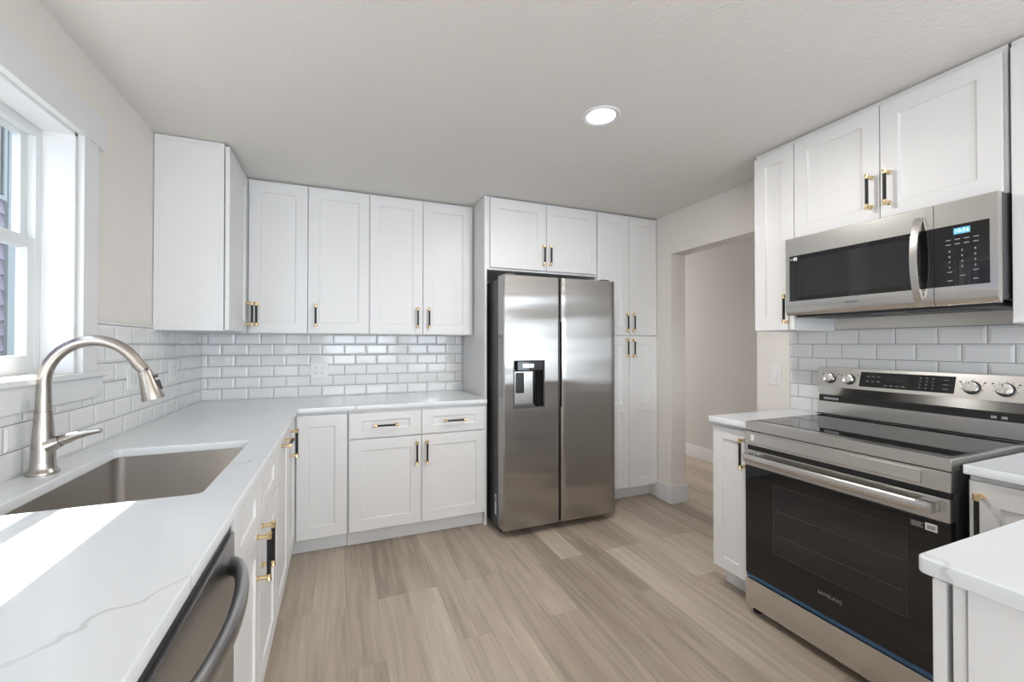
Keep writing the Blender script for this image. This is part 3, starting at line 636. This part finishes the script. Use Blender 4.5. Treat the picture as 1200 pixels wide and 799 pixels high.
m = MB(); m.box((.002, .0, .038), (RW-.002, .035, .1685), 'steel', .003); m.build('storage_drawer', A)
for x, y in ((.03, .05), (RW-.03, .05), (.03, .6), (RW-.03, .6)):
    m = MB(); m.lathe([(.02, 0), (.022, .006), (.013, .014), (.011, .05)], (x, y, 0), (0, 0, 1), 'rubber', 16); m.build('foot', A)
# backguard; y of a point = x_world - RX
m = MB()
pr = [(.548, .9285), (.548, 1.000), (.585, 1.000), (.585, 1.030), (.562, 1.030), (.542, 1.077), (.573, 1.177), (.60, 1.179), (.655, 1.179), (.655, .9285)]
def YZ(m, poly, x0, x1, mt, bev=0): m.prism(poly, x0, x1, mt, 'x', bev)
YZ(m, pr, .0, RW, 'steel'); bg = m.build('backguard', A)
m = MB(); m.box((.004, .556, 1.0005), (RW-.004, .5845, 1.0295), 'black_gap'); m.box((.03, .552, 1.010), (.10, .557, 1.021), 'mark_grey'); m.box((.655, .552, 1.008), (.67, .557, 1.018), 'mark_grey'); m.box((.685, .552, 1.008), (.70, .557, 1.018), 'mark_grey'); m.build('vent_slot', bg)
m = MB(); m.box((.0, .5415, .930), (RW, .5475, .9355), 'black_gap'); m.build('rear_seal', bg)
nrm = Vector((0, -.1, .031)).normalized(); upv = Vector((0, .031, .1)).normalized()
def face(x, t): return Vector((x, .542, 1.077))+upv*t     # a point on the slanted face
def slate(m, x0, x1, t0, t1, d, mt):
    c = [face(x0, t0), face(x1, t0), face(x1, t1), face(x0, t1)]
    m.add([p-nrm*.001 for p in c]+[p+nrm*d for p in c], [(4, 5, 6, 7), (0, 1, 5, 4), (1, 2, 6, 5), (2, 3, 7, 6), (3, 0, 4, 7)], mt)
m = MB(); slate(m, .198, .548, .016, .090, .0015, 'black_glass')
for i in range(3):
    for j in range(2): slate(m, .225+i*.022, .238+i*.022, .066-j*.024, .071-j*.024, .0018, 'mark_dim')
for i in range(4): slate(m, .30+i*.022, .314+i*.022, .026, .031, .0018, 'mark_dim')
for i in range(3):
    for j in range(4): slate(m, .43+i*.022, .436+i*.022, .028+j*.015, .033+j*.015, .0018, 'mark_dim')
for j in range(3): slate(m, .51, .528, .03+j*.02, .034+j*.02, .0018, 'mark_dim')
slate(m, .312, .385, .05, .08, .0018, 'oven_window'); m.build('control_display', bg)
for x in (.060, .150, .600, .695):
    m = MB(); c = face(x, .048)
    m.lathe([(.0275, 0), (.0275, .004), (.0245, .006)], c, nrm, 'black_plastic', 32)
    m.lathe([(.0235, .004), (.0235, .016), (.0215, .019), (.0205, .0185)], c, nrm, 'knob_steel', 32)
    g0 = c+nrm*.018; 
    for sgn in (1,):
        vs = []
        for dz in (0, .012):
            for px, pt in ((-.0065, -.021), (.0065, -.021), (.0065, .021), (-.0065, .021)): vs.append(g0+Vector((px*(1-.25*(dz > 0)), 0, 0))+upv*pt*(1-.08*(dz > 0))+nrm*dz)
        m.add(vs, [(4, 5, 6, 7), (0, 1, 5, 4), (1, 2, 6, 5), (2, 3, 7, 6), (3, 0, 4, 7)], 'knob_steel')
    vs = [g0+Vector((px, 0, 0))+upv*pt+nrm*.0124 for px, pt in ((-.0012, .006), (.0012, .006), (.0012, .018), (-.0012, .018))]; m.add(vs, [(0, 1, 2, 3)], 'black_plastic')
    m.build('knob', bg)
for x in (.060, .150, .600, .695):
    m = MB()
    for k in range(-3, 4):
        a_ = k*.6; slate(m, x+.034*math.sin(a_)-.002, x+.034*math.sin(a_)+.002, .048+.034*math.cos(a_)-.001, .048+.034*math.cos(a_)+.001, .0006, 'slot_dark')
    slate(m, x-.040, x-.033, .068, .072, .0006, 'slot_dark'); slate(m, x+.033, x+.040, .068, .072, .0006, 'slot_dark'); m.build('dial_mark', bg)

# ------------------------------------------------------------ over-the-range microwave
MX = 3.0; MZ0, MZ1 = 1.447, 1.836
U = empty('microwave', (MX, -2.008, MZ0), R270, label='stainless over-the-range microwave mounted below the right upper cabinets', cat='microwave'); MW = .757; MH = MZ1-MZ0
m = MB(); m.box((.004, .03, .012), (MW-.001, .395, MH), 'dark_grey', .003); m.build('housing', U)
m = MB(); sx = .585
DH0, DH1 = .070, .298
pr = [(.0, .018), (.012, .0), (.030, .0), (.030, MH), (.002, MH), (0, MH-.002)]
m.prism([(0, DH1), (0, MH-.002), (.002, MH), (.03, MH), (.03, DH1)], .0, sx-.001, 'steel', 'x'); m.prism([(.0, .018), (.012, .0), (.03, .0), (.03, DH0), (0, DH0)], .0, sx-.001, 'steel', 'x')
m.box((0, .0005, DH0), (.02, .03, DH1), 'steel_band'); mdoor = m.build('microwave_door', U)
m = MB(); m.box((.0205, .0008, DH0), (sx-.001, .028, DH1), 'black_glass', .0005, 1); m.build('door_glass', mdoor)
m = MB(); m.box((.062, .0000, DH0+.02), (sx-.075, .0009, DH1-.02), 'oven_window', .0003, 1); m.build('door_window', mdoor)
m = MB(); m.prism([(0, DH1), (0, MH-.002), (.002, MH), (.03, MH), (.03, DH1)], sx+.001, MW, 'steel', 'x'); m.prism([(.0, .018), (.012, .0), (.03, .0), (.03, DH0), (0, DH0)], sx+.001, MW, 'steel', 'x'); m.box((MW-.020, .0003, DH0), (MW, .03, DH1), 'steel'); m.build('control_frame', U)
m = MB(); m.box((sx+.001, .001, DH0), (MW-.0205, .028, DH1), 'black_glass', .0005, 1)
cx0 = sx+.035
for j in range(2):
    for i in range(4): m.box((cx0+i*.025, .0004, .242-j*.017), (cx0+.014+i*.025, .0011, .245-j*.017), 'mark_grey')
for j in range(4):
    for i in range(3): m.box((cx0+.008+i*.035, .0004, .198-j*.020), (cx0+.012+i*.035, .0011, .204-j*.020), 'mark_grey')
for j in range(3):
    for i in range(3):
        if (i+j) % 2 == 0: m.box((cx0+.004+i*.035, .0004, .122-j*.016), (cx0+.018+i*.035, .0011, .125-j*.016), 'mark_grey')
cp = m.build('control_panel', U)
m = MB(); m.box((sx+.057, -.0002, .262), (sx+.102, .0012, .285), 'display_blue'); m.build('clock_display', cp)
text('clock_digits', '10:56', .019, (sx+.0795, -.0006, .2735), (R90, 0, 0), 'display_digit', cp)
text('lettering', 'SAMSUNG', .012, (.30, -.0006, .045), (R90, 0, 0), 'mark_dim', mdoor)
m = MB(); m.box((.024, -.0004, .278), (.040, .001, .284), 'mark_grey'); m.box((.042, -.0005, .274), (.058, .001, .289), 'plate_white'); m.box((.047, -.0009, .278), (.053, -.0004, .285), 'slot_dark'); m.build('sticker', mdoor)
m = MB(); Po = []; Pi = []
for k in range(21):
    t = k/20; z = .022+t*.330; Po.append((-.010-.036*math.sin(PI*t)**.75, z))
    Pi.append((.0-.034*math.sin(PI*t)**.75 if 0 < k < 20 else .0005, z+(.012*(1-2*t))))
m.prism(Po+Pi[::-1], sx-.056, sx-.031, 'steel', 'x', bev=.0015)
m.build('handle', mdoor)
m = MB(); m.box((.03, .035, -.010), (MW-.02, .36, .011), 'black_plastic', .003)
for x in (.10, .45):
    m.box((x, .10, -.0135), (x+.2, .25, -.0098), 'dark_grey', .001)
m.build('vent_grille', U)

# ------------------------------------------------------------ wall plates
def plate(name, label, cat, loc, rz, wd, h, dec):
    r = empty(name, loc, rz, label=label, cat=cat)
    m = MB(); m.box((-wd/2, -.006, -h/2), (wd/2, 0, h/2), 'plate_white', .0025); m.build('cover_plate', r)
    for dx, kd in dec:
        m = MB(); m.box((dx-.017, -.0085, -.034), (dx+.017, -.004, .034), 'plate_white', .001)
        if kd == 'outlet':
            for z in (-.017, .017):
                for x in (-.006, .006): m.box((dx+x-.0012, -.0088, z-.002), (dx+x+.0012, -.0080, z+.007), 'slot_dark')
                m.lathe([(.0024, 0), (.0024, .0005)], (dx, -.0084, z-.008), (0, -1, 0), 'slot_dark', 12)
            m.build('receptacle', r)
        else:
            m.add([(dx-.012, -.0085, -.028), (dx+.012, -.0085, -.028), (dx+.012, -.0115, .0), (dx-.012, -.0115, .0), (dx+.012, -.0085, .028), (dx-.012, -.0085, .028)], [(0, 1, 2, 3), (3, 2, 4, 5)], 'plate_white'); m.build('rocker', r)
    return r
plate('wall_outlet', 'white double electrical outlet in the tile of the back wall', 'outlet', (.742, -.0095, 1.108), 0, .118, .118, [(-.023, 'outlet'), (.023, 'outlet')])
plate('wall_switch', 'white double switch plate on the window wall just right of the faucet', 'light switch', (.0095, -1.058, 1.150), R90, .118, .118, [(-.023, 'sw'), (.023, 'sw')])
plate('wall_outlet', 'white double outlet plate on the window wall near the back corner', 'outlet', (.0095, -.565, 1.155), R90, .118, .118, [(-.023, 'sw'), (.023, 'outlet')])
plate('light_switch', 'white light switch beside the doorway left of the stove', 'light switch', (XR, -1.665, 1.107), R270, .075, .118, [(0, 'sw')])

# ------------------------------------------------------------ recessed ceiling lights
def downlight(x, y, label):
    r = empty('recessed_light', (x, y, CZ), label=label, cat='ceiling light')
    m = MB(); n = 48; prof = [(.066, -.001), (.07, -.004), (.086, -.006), (.091, -.003), (.091, 0)]
    vs = [(R*math.cos(2*PI*j/n), R*math.sin(2*PI*j/n), h) for R, h in prof for j in range(n)]
    m.add(vs, [(i*n+j, i*n+(j+1) % n, (i+1)*n+(j+1) % n, (i+1)*n+j) for i in range(len(prof)-1) for j in range(n)], 'trim_white'); m.build('trim_ring', r)
    m = MB(); vs = [(.0665*math.cos(2*PI*j/n), .0665*math.sin(2*PI*j/n), -.0015) for j in range(n)]; m.add(vs, [tuple(range(n))], 'light_glow'); m.build('lens', r)
    l = lamp('downlight_lamp', 'AREA', (0, 0, -.012), (0, 0, -1), 14.5, (1, .97, .93), shape='DISK', size=.12); l.parent = r
downlight(2.022, -1.80, 'round recessed ceiling light in the middle of the kitchen ceiling')
downlight(2.2, -4.9, 'unseen recessed ceiling light added over the living area behind the peninsula')  # this and the next are unseen, added to brighten base cabinets and floor
downlight(4.6, -4.9, 'unseen recessed ceiling light added over the far side of the living area')

GROUPS = {'upper_cabinet': 'white upper cabinets', 'base_cabinet': 'white base cabinets', 'tile_backsplash': 'subway tile backsplashes', 'countertop': 'white quartz countertops',
          'wall_outlet': 'white wall outlets', 'recessed_light': 'recessed ceiling lights'}
for o in list(bpy.data.objects):
    k = o.name.split('.')[0]
    if o.parent is None and k in GROUPS: o['group'] = GROUPS[k]
